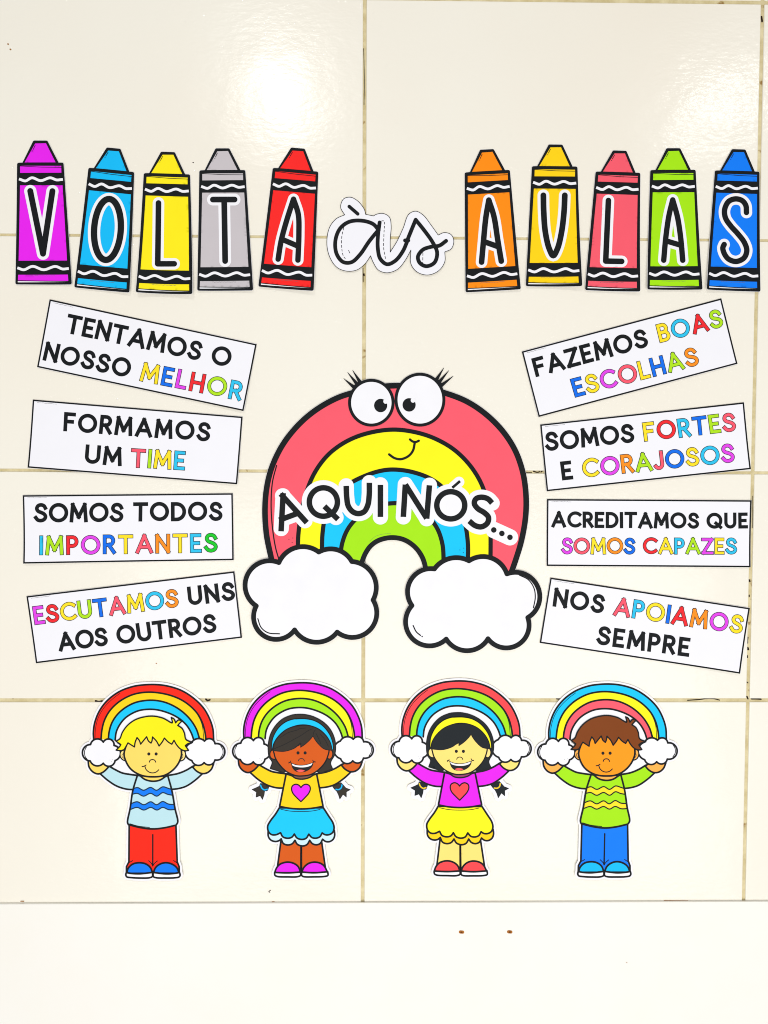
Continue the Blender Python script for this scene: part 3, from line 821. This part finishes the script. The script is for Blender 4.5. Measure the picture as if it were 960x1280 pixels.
def child(kind, label, mp, c_arch, skin, hand, hair, top, spec, own=None):
    """mp maps the first boy's drawing to this child's; own maps the girl's drawing"""
    m = mp
    B = m(K1([(62,470),(912,470),(485,60),(485,1215)]))
    x0, x1, y0, y1 = B[0][0], B[1][0], B[2][1], B[3][1]
    c = Cut('child_cutout', label, 'child cutout', 'paper children holding rainbows along the bottom', ((x0+x1)/2, y1),
            lift_fn(x0, x1, y0, y1, 1.3, 2.2, 1.6, .3, .3, .5, x0))
    arcs = [sp(m(a)) for a in base_arcs]
    CL, CR = lobes(m(cloudL)), lobes(m(cloudR))
    HL, HR, SL, SR = m(handL), m(handR), m(sleeveL), m(sleeveR)
    o = own or m
    sil = [arcs[0], CL, CR, HL, HR, SL, SR]
    filler = [o(K1([(250,560),(330,400),(640,400),(720,550),(640,620),(330,620)])) if not own else m(K1([(250,560),(330,400),(640,400),(720,550),(640,620),(330,620)]))]
    OW = 1.13                                     # half width of the black outline
    girl = own is not None
    if girl:
        shirt = sp(o([p for p in Ga([(725,922,1)])] + Gc([(228,245,1),(340,266),(470,274),(600,266),(722,245,1)]) + Gb([(250,832,1),(215,840),(160,872),(80,890),(0,880),(-45,852)])), True)
        skirt = sp(o(Gc([(225,262,1),(180,335),(120,415),(92,470),(100,530),(135,565),(185,568),(238,545,1),(265,592),(320,608),(368,595),(395,560,1),
                     (425,605),(480,622),(530,608),(560,562,1),(595,600),(640,608),(685,592),(712,548,1),(745,568),(790,568),(830,545),(848,495),(835,435),(785,355),(725,262,1)])), True)
        under = sp(o(Gc([(96,530,1),(100,590),(130,630),(180,645),(222,635),(245,615,1),(270,668),(320,685),(370,672),(402,632,1),(430,678),(490,697),(540,680),
                     (570,632,1),(600,670),(645,684),(690,668),(717,620,1),(750,645),(795,648),(838,620),(855,575),(850,520,1)])), True)
        legs = [o(Gc([(245,620),(205,920),(200,980),(470,980),(472,640)])), o(Gc([(475,640),(476,980),(755,980),(745,920),(702,620)]))]
        shoes = [(sp(o(Gc([(172,1000,1),(190,950),(225,908),(275,886),(330,880),(390,895),(438,930),(468,1000,1)])), True),
                  sp(o(Gc([(172,995,1),(320,1001),(468,993,1),(466,1030),(430,1045),(320,1046),(200,1040),(174,1025)])), True)),
                 (sp(o(Gc([(478,1000,1),(505,940),(555,897),(620,881),(690,893),(735,925),(775,1000,1)])), True),
                  sp(o(Gc([(478,993,1),(620,1001),(775,990,1),(778,1030),(742,1042),(620,1047),(500,1044),(480,1032)])), True))]
        back = sp(o(Ga([(540,765),(500,700),(486,600),(492,500),(525,380),(590,275),(680,192),(800,142)]) + Gb([(0,120),(100,120),(220,150),(340,220),(420,310),(468,430),(476,540),(460,610),(425,670),(415,705),(440,770,1),(300,822,1),(30,700,1)])
                    + Ga([(690,905,1),(515,850,1)])), True)
        pigs = [sp(o(Ga([(385,1048,1),(500,1085,1),(470,1150),(440,1145,1),(432,1200,1),(410,1262,1),(380,1212,1),(325,1232,1),(330,1165,1),(272,1130,1),(330,1105,1),(370,1085,1)])), True),
                sp(o(Gb([(440,982,1),(540,935,1),(575,972,1),(600,1000,1),(652,1020,1),(605,1045,1),(605,1108,1),(565,1075,1),(527,1132,1),(510,1080,1),(490,1040,1),(462,1012,1)])), True)]
        sil += [shirt, skirt, under, back] + legs + [s[1] for s in shoes] + [s[0] for s in shoes] + pigs
        head = sp(o(Ga([(560,600),(566,650),(585,715),(640,800),(730,888)]) + Gb([(0,848),(80,852),(180,835),(270,780),(350,690),(385,610),(398,540),(350,350),(60,260)])), True)
    else:
        shirt = sp(m(Kc([(252,75,1),(200,250),(170,450),(140,610),(150,636,1),(300,672),(430,685),(560,672),(692,642,1),(712,608),(680,450),(645,250),(597,75,1),(570,90),(510,128),(430,142),(340,122),(282,80,1)])), True)
        pants = m(Kc([(158,630),(156,1060),(128,1115),(128,1180),(430,1180),(730,1180),(728,1115),(706,1060),(690,630)]))
        shoes = [(sp(m(Kc([(130,1190,1),(150,1130),(200,1085),(280,1070),(350,1085),(400,1125),(427,1190,1)])), True),
                  sp(m(Kc([(128,1180,1),(180,1190),(280,1195),(425,1180,1),(424,1225),(390,1240),(280,1243),(190,1238),(132,1228),(122,1205)])), True)),
                 (sp(m(Kc([(432,1190,1),(460,1125),(510,1086),(575,1070),(645,1085),(700,1125),(730,1190,1)])), True),
                  sp(m(Kc([(432,1180,1),(575,1196),(680,1190),(732,1180,1),(740,1210),(728,1230),(680,1240),(570,1243),(470,1240),(436,1228)])), True))]
        sil += [shirt, pants] + [s[1] for s in shoes]
        head = sp(m(K1([(314,470),(322,520),(355,572),(415,607),(485,616),(552,607),(608,570),(642,520),(652,470),(600,330),(400,330)])), True)
        hairp = sp(m(Ka([(600,915,1),(560,930),(492,925,1),(545,870),(555,850,1),(490,806,1),(540,775),(575,690),(640,600),(740,525),(860,485)]) +
                     Kb([(110,406),(225,430),(330,482),(318,422,1),(350,440),(368,482,1),(400,450),(440,462,1),(410,490),(392,512,1),(440,545),(468,600),(486,672),(560,706,1),(505,720),(478,742,1),(515,795,1),(480,800),(425,780),
                         (378,730),(350,680,1),(325,725,1),(285,700),(240,655,1),(215,700),(180,745,1),(150,690),(105,642,1),(98,690),(88,712,1),(60,690),(38,640,1)]) +
                     Ka([(862,790),(818,845,1),(800,795),(770,758,1),(745,820),(736,882,1),(700,860),(650,828,1)])), True)
    # paper with its white margin
    P = []
    for s_ in sil:
        P += poly(s_) + stroke(s_, OW + 2.3, True, corner=60)
    P += poly(filler[0])
    if girl:
        P += stroke(pigs[0], 4.6, True, corner=60) + stroke(pigs[1], 4.6, True, corner=60)
    c.sheet(P)
    # rainbow
    for i in range(3):
        sh = [(poly(arcs[i] + arcs[i+1][::-1]), c_arch[i], 0), (stroke(arcs[i], OW), 'black', 1)]
        if i == 2: sh.append((stroke(arcs[3], OW), 'black', 1))
        if i == 0: sh.append((stroke(sp(m(thin1)), .36), 'black', 1.5))
        if i == 1: sh.append((stroke(sp(m(thin2)), .38), 'black', 1.5))
        c.part('arch', sh, 1)
    for s_, sh_, nm in ((SL, None, 'sleeve'), (SR, None, 'sleeve')):
        c.part(nm, [(poly(s_), top, 0), (stroke(s_, OW, True, corner=50), 'black', 1)], 3)
    for s_ in (HL, HR):
        c.part('hand', [(poly(s_), hand, 0), (stroke(s_, OW, True, corner=50), 'black', 1)], 4.4)
    for s_, q in ((CL, arcL), (CR, arcR)):
        sh = [(poly(s_), 'white', 0), (stroke(s_, OW, True, corner=45), 'black', 1), (stroke(sp(m(q)), .5), 'black', 1)]
        if q is arcL: sh.append((sum((poly(ell(p, .3, .3, n=6)) for p in m(dotsL)), []), 'black', 1))
        c.part('cloud', sh, 5.6)
    if girl:
        for p_, q in zip(pigs, (Ga([(385,1072),(402,1112),(438,1136),(474,1126)]), Gb([(552,962),(545,995),(515,1018),(480,1015)]))):
            pt = c.part('pigtail', [(poly(p_), hair, 0), (stroke(p_, .35, True, corner=50), 'mouthblack', 1)], 1)
            c.part('hair_tie', [(stroke(sp(o(q)), 1.5), 'deepteal', 0), (stroke(sp(o(q)), .75), spec['tie'], .8)], 2.4, pt)
        for l_ in legs:
            c.part('leg', [(poly(l_), skin, 0), (stroke(l_, OW, True), 'black', 1)], 1)
        for up, so in shoes:
            s1 = c.part('shoe', [(poly(up), spec['shoe'], 0), (stroke(up, OW, True, corner=60), 'black', 1)], 3)
            c.part('sole', [(poly(so), 'white', 0), (stroke(so, OW, True, corner=60), 'black', 1)], 5, s1)
        sk = c.part('skirt', [(poly(skirt), spec['skirt'], 0), (stroke(skirt, OW, True, corner=50), 'black', 1),
                              (stroke(sp(o(Gc([(240,278),(340,298),(470,304),(600,298),(690,280)]))), .42), 'black', 1.5)], 5)
        c.part('underskirt', [(poly(under), spec['under'], 0), (stroke(under, OW, True, corner=50), 'black', 1)], 3, sk)
        hb = c.part('hair', [(poly(back), hair, 0), (stroke(back, .7, True, corner=50), 'mouthblack', 1)], 6.9)
        sh = c.part('shirt', [(poly(shirt), top, 0), (stroke(shirt, OW, True, corner=50), 'black', 1)], 8.2)
        heart = sp(o(Gb([(62,992,1),(85,966),(125,952),(165,972),(174,1010),(155,1060),(110,1112),(62,1160,1),(12,1112),(-34,1060),(-50,1010),(-40,972),(0,952),(40,966)])), True)
        c.part('heart', [(poly(heart), spec['heart'], 0), (stroke(heart, .8, True, corner=50), 'black', 1)], 10.2, sh)
        nk = sp(o(Gb([(-45,850,1),(0,880),(80,890),(160,872),(215,838,1),(80,840)])), True)
        c.part('neck', [(poly(nk), spec['neck'], 0), (stroke(nk, .7, True, corner=50), 'black', 1)], 9.6)
        for q in (Ga([(575,612),(535,608),(512,640),(515,695),(545,722),(590,722)]), Gb([(392,550),(425,545),(442,580),(435,625),(408,652),(380,640)])):
            e_ = sp(o(q), True)
            c.part('ear', [(poly(e_), spec['ear'], 0), (stroke(e_, .65, True), 'black', 1)], 8.6)
        hd = c.part('face', [(poly(head), skin, 0), (stroke(head, .85, True), 'black', 1)], 11.4)
        hf = sp(o(Ga([(556,612,1),(572,510),(640,410),(740,325),(860,285)]) + Gb([(0,258),(90,250),(170,255),(280,300),(370,385),(425,480),(436,548,1),(340,530),(270,470),(228,415),(206,375,1),(170,420),(110,475),(58,510,1),(58,480),(52,458,1),(20,490),(-5,508)])
                   + Ga([(925,520),(905,515,1),(850,570),(760,608),(680,622)])), True)
        hfp = c.part('fringe', [(poly(hf), hair, 0), (stroke(hf, .45, True, corner=50), 'mouthblack', 1)], 13)
        if spec.get('strands'):
            st2 = []
            for q in (Ga([(570,585),(700,530),(850,450)]) + Gb([(60,370),(150,310),(200,290)]), Ga([(640,440),(760,370),(880,335)]) + Gb([(40,290),(120,280)]),
                      Gb([(205,372),(215,330),(235,300)]), Gb([(300,470),(270,400),(240,340)]), Gb([(390,500),(350,420),(290,350)])):
                st2 += stroke(sp(o(q)), .3)
            c.part('hair_strands', [(st2, 'mouthblack', 0)], 15, hfp)
        band = sp(o(Ga([(530,592,1),(548,450),(620,315),(720,230),(830,192)]) + Gb([(0,172),(110,170),(220,192),(320,252),(400,350),(440,450),(450,535,1),(436,540,1),(418,460),(370,375),(280,292),(160,246),(60,240)])
                     + Ga([(840,282),(720,332),(620,420),(562,510),(540,592,1)])), True)
        c.part('headband', [(poly(band), spec['band'], 0), (stroke(band, .45, True, corner=50), 'black', 1)], 15.2)
        for p_ in Gb([(27,577),(112,577)]):
            c.part('eye', [(poly(ell(o([p_])[0], 1.95, 2.0)), 'mouthblack', 0)], 13.2, hd)
        c.part('nose', [(stroke(sp(o(Gb([(30,672),(42,652),(67,645),(92,652),(104,675)]))), .5), spec['line'], 0)], 13.2, hd)
        mouth = sp(o(Gb([(-60,690,1),(-20,708),(40,720),(110,718),(212,688,1),(200,735),(165,775),(110,803),(50,808),(0,798),(-38,760)])), True)
        teeth = sp(o(Gb([(-48,704,1),(0,722),(70,728),(140,718),(200,698,1),(188,722),(130,745),(60,750),(0,742),(-38,726)])), True)
        tong = sp(o(Gb([(5,790,1),(35,778),(75,778),(112,790,1),(80,802),(50,806)])), True)
        c.part('mouth', [(poly(mouth), 'mouthblack', 0), (poly(teeth), 'white', 1), (poly(tong), 'tongue', 1),
                         (stroke(sp(o(Gb([(212,690),(228,680)]))), .45) + stroke(o(Gb([(203,664),(214,684),(236,686)])), .45) +
                          stroke(o(Gb([(-58,690),(-84,688)])), .45) + stroke(o(Gb([(-84,700),(-66,686),(-60,672)])), .4), 'mouthblack', 1)], 13.2, hd)
    else:
        pn = [(poly(pants), spec['pants'], 0), (stroke(pants, OW, True), 'black', 1), (stroke(m(Kc([(427,752),(427,1100)])), .9), 'black', 1),
              (sum((stroke(sp(m(Kc(q))), .55) for q in ([(158,1068),(200,1046)], [(380,1048),(412,1078),(427,1110)], [(480,1050),(445,1080),(427,1110)], [(664,1046),(705,1072)])), []), 'black', 1)]
        c.part('trousers', pn, 1)
        for up, so in shoes:
            s1 = c.part('shoe', [(poly(up), spec['shoe'], 0), (stroke(up, OW, True, corner=60), 'black', 1)], 3)
            c.part('sole', [(poly(so), 'white', 0), (stroke(so, OW, True, corner=60), 'black', 1)], 5, s1)
        sh = c.part('shirt', [(poly(shirt), top, 0), (stroke(sp(m(Kc([(165,625),(260,652),(390,668)]))), .42), 'black', 1.5)], 5)
        for u, l in (([(207,225),(255,215),(322,245),(402,213),(470,245),(540,206),(600,222),(642,236)], [(195,290),(250,280),(322,312),(402,280),(473,312),(540,272),(600,292),(655,302)]),
                     ([(178,398),(250,376),(325,410),(405,376),(470,410),(540,373),(605,402),(672,408)], [(166,466),(250,440),(325,470),(405,440),(475,470),(540,440),(610,466),(684,464)])):
            U, L_ = sp(m(Kc(u))), sp(m(Kc(l)))
            c.part('wavy_stripe', [(poly(U + L_[::-1]), spec['wave'], 0), (stroke(U, .75, cap='butt') + stroke(L_, .75, cap='butt'), spec['waveline'], 1)], 6, sh)
        c.part('shirt_outline', [(stroke(shirt, OW, True, corner=50), 'black', 0)], 8, sh)
        nk = sp(m(Kc([(282,80,1),(340,122),(430,142),(510,128),(570,85,1),(430,90)])), True)
        c.part('neck', [(poly(nk), spec['neck'], 0), (stroke(nk, .75, True, corner=50), 'black', 1)], 7.3)
        for q, r in ((Ka([(610,930),(565,935),(545,965),(546,1010),(568,1045),(615,1065)]), Ka([(590,970),(570,985),(572,1015),(592,1035)])),
                  (Kb([(420,802),(462,800),(480,830),(476,875),(455,905),(410,915)]), Kb([(430,830),(448,845),(450,870),(436,890)]))):
            e_ = sp(m(q), True)
            c.part('ear', [(poly(e_), spec['ear'], 0), (stroke(e_, .75, True), 'black', 1), (stroke(sp(m(r)), .35), spec['line'], 1)], 7)
        hd = c.part('face', [(poly(head), skin, 0), (stroke(head, OW, True), 'black', 1)], 10)
        c.part('hair', [(poly(hairp), hair, 0), (stroke(hairp, .85, True, corner=45), 'black', 1)], 12)
        for p_ in Kb([(63,836),(146,836)]):
            c.part('eye', [(poly(ell(m([p_])[0], 1.95, 2.0)), 'mouthblack', 0)], 12, hd)
        c.part('nose', [(stroke(sp(m(Kb([(68,930),(78,908),(104,900),(130,908),(142,930)]))), .62), spec['line'], 0)], 12, hd)
        c.part('mouth', [(stroke(sp(m(Kb([(18,975),(30,1010),(65,1042),(110,1052),(150,1040),(176,1016)]))), .62) +
                          stroke(sp(m(Kb([(-14,980),(8,976),(32,962)]))), .6), spec['line'], 0)], 12, hd)
    return c

ident = lambda pts: list(pts)
src = K1([(62,470),(912,470),(485,68),(165,597),(793,597),(362,692),(600,692),(222,553),(127,400),(843,400)])
mp2 = affine(src, K2([(52,470),(888,462),(470,57),(150,582),(775,587),(345,683),(575,683),(208,547),(113,388),(820,385)]))
gsrc = K2([(50,470),(888,460),(470,57),(460,612),(300,1200),(618,1200),(258,920),(655,915),(170,690),(748,690)])
g23 = affine(gsrc, K3([(40,455),(873,452),(452,47),(445,600),(293,1190),(609,1190),(252,915),(645,912),(160,685),(740,682)]))
mp3 = lambda pts: g23(mp2(pts))
bsrc = K1([(127,400),(843,400),(325,1205),(645,1205),(485,615),(485,68),(62,470),(912,470),(335,890),(628,890)])
mp4 = affine(bsrc, K4([(118,395),(820,395),(290,1198),(600,1198),(462,608),(470,63),(52,470),(885,468),(312,885),(598,882)]))
child('boy', 'paper boy with blond hair, pale blue wavy-striped shirt and red trousers, holding a red-topped rainbow', ident,
      ('scarlet', 'gold', 'sky'), 'skin1', 'skin1', 'hair1', 'paleblue',
      dict(pants='scarlet', shoe='blue', wave='blue', waveline='deepteal', neck='skin1', ear='ear1', line='mouthblack'))
child('girl', 'paper girl with yellow top, light blue skirt and headband, holding a magenta-topped rainbow', mp2,
      ('magenta', 'brightyellow', 'lime'), 'skin2', 'skin2', 'hair2', 'gold',
      dict(shoe='magenta', skirt='sky', under='paleunder', heart='magenta', neck='neck2', ear='skin2', band='sky', tie='cyan', line='hair2', strands=1), own=ident)
child('girl', 'paper girl with black hair, magenta top and yellow skirt, holding a coral-topped rainbow', mp3,
      ('heartred', 'lime', 'sky'), 'skin3', 'skin3', 'hair3', 'magenta',
      dict(shoe='heartred', skirt='brightyellow', under='gold', heart='heartred', neck='collar3', ear='ear1', band='brightyellow', tie='gold', line='mouthblack'), own=g23)
child('boy', 'paper boy with brown hair, lime green shirt and blue trousers, holding a light blue-topped rainbow', mp4,
      ('sky', 'brightyellow', 'pink'), 'skin4', 'hand4', 'hair4', 'lime',
      dict(pants='blue', shoe='cyan', wave='letteryellow', waveline='mouthblack', neck='hand4', ear='hand4', line='mouthblack'))

# ---------------------------------------------------------------- wear on the wall
def chip(name, pts, hw, m, parent, y=-0.0003):
    """small dark crumbs and cracks in the joints, a little proud of the grout"""
    X, T = region(stroke(sp(pts), hw))
    x, z = Wn(X)
    a, b, c_ = (X[T[:, i]] for i in range(3))
    area = (b[:, 0]-a[:, 0])*(c_[:, 1]-a[:, 1]) - (c_[:, 0]-a[:, 0])*(b[:, 1]-a[:, 1])
    T = np.where((area > 0)[:, None], T[:, ::-1], T)
    n = len(X); o0 = (x.mean(), z.mean())
    F = np.column_stack([x - o0[0], np.full(n, y), z - o0[1]]); B = F.copy(); B[:, 1] += 0.0006
    E = {(int(t[i]), int(t[(i+1) % 3])): 1 for t in T for i in range(3)}
    side = [(q, p, p + n, q + n) for (p, q) in E if (q, p) not in E]
    me = bpy.data.meshes.new(name); me.from_pydata(np.vstack([F, B]).tolist(), [], T.tolist() + side)
    me.materials.append(m)
    o = link(name, me, parent); o.location = (o0[0], 0, o0[1]); return o
DARK = ink('crack_dark', (44, 32, 20), 0.9, 0.1)
BROWN = ink('stain_brown', (156, 104, 48), 0.8, 0.1)
gr = 0.0011
for q, hw in (([(667,589),(672,590.4),(675,589.6)], .7), ([(676.5,590),(678,589)], .7), ([(119,876.6),(123,877.6),(127,876.8)], 1.1),
              ([(257,874.4),(259,876),(262,875.2)], 1.0), ([(650,591),(665,590.6)], .35),
              ([(860,875.8),(876,874.6),(886,873.4),(894,874),(900,875.5)], .55), ([(940,874),(946,874),(952,874.4)], .8), ([(696,873.6),(700,874)], .9),
              ([(937,725),(938,727)], .9), ([(937.2,744),(937.2,746)], .6), ([(935.5,797),(934.8,801),(935,804)], .8), ([(935.2,810),(936,812)], 1.2),
              ([(934.6,820),(934.8,822)], .9), ([(934.6,853),(935.6,854)], .6), ([(934.4,871),(935.6,874)], .8), ([(453.8,335),(454,352)], .4),
              ([(454.6,60),(455.4,100),(455,130)], .35), ([(46,592.5),(56,592.8),(60,594)], .4), ([(0,590.5),(18,590.2)], .35), ([(941,620),(941,660)], .3),
              ([(455,342),(455.2,344)], .8), ([(340,1127),(343,1127)], .3), ([(830,1125.6),(860,1125.8)], .35), ([(26,1126.4),(30,1126.4)], .5), ([(952.6,20),(953.4,26)], 1.0)):
    chip('grout_crack', q, hw, DARK if q[0][1] < 1120 else BROWN, wall, gr if q[0][1] < 1120 else -0.0004)
for q, hw, m in (([(10,55),(10.3,55.3)], .9, BROWN), ([(12.8,61.6),(13.4,62)], .9, BROWN), ([(241,203),(242,203.4)], .5, DARK),
                 ([(336,1114.6),(338,1112.8)], .55, DARK), ([(337,1115.6),(337.4,1115.6)], .4, DARK), ([(195,829),(196,829.2)], .5, BROWN), ([(457,939.6),(459,939)], .35, BROWN)):
    chip('stain', q, hw, m, wall, -0.0002)
for p in ((576.5, 1162.8), (636.5, 1162.6)):
    h = chip('screw_hole', [(p[0]-1.5, p[1]), (p[0]+1.5, p[1]+.2)], 1.9, RUST, board, -0.0039)
    chip('screw_head', [(p[0]-.6, p[1]+.2), (p[0]+.8, p[1])], .8, HOLE, h, -0.0002).location = (0, -0.0039, 0)
for q in ([(782,1201),(782.6,1201)],):
    chip('scuff', q, .35, BROWN, board, -0.0038)

print('objects', len(bpy.data.objects), 'triangles', sum(len(o.data.polygons) for o in bpy.data.objects if o.type == 'MESH'))
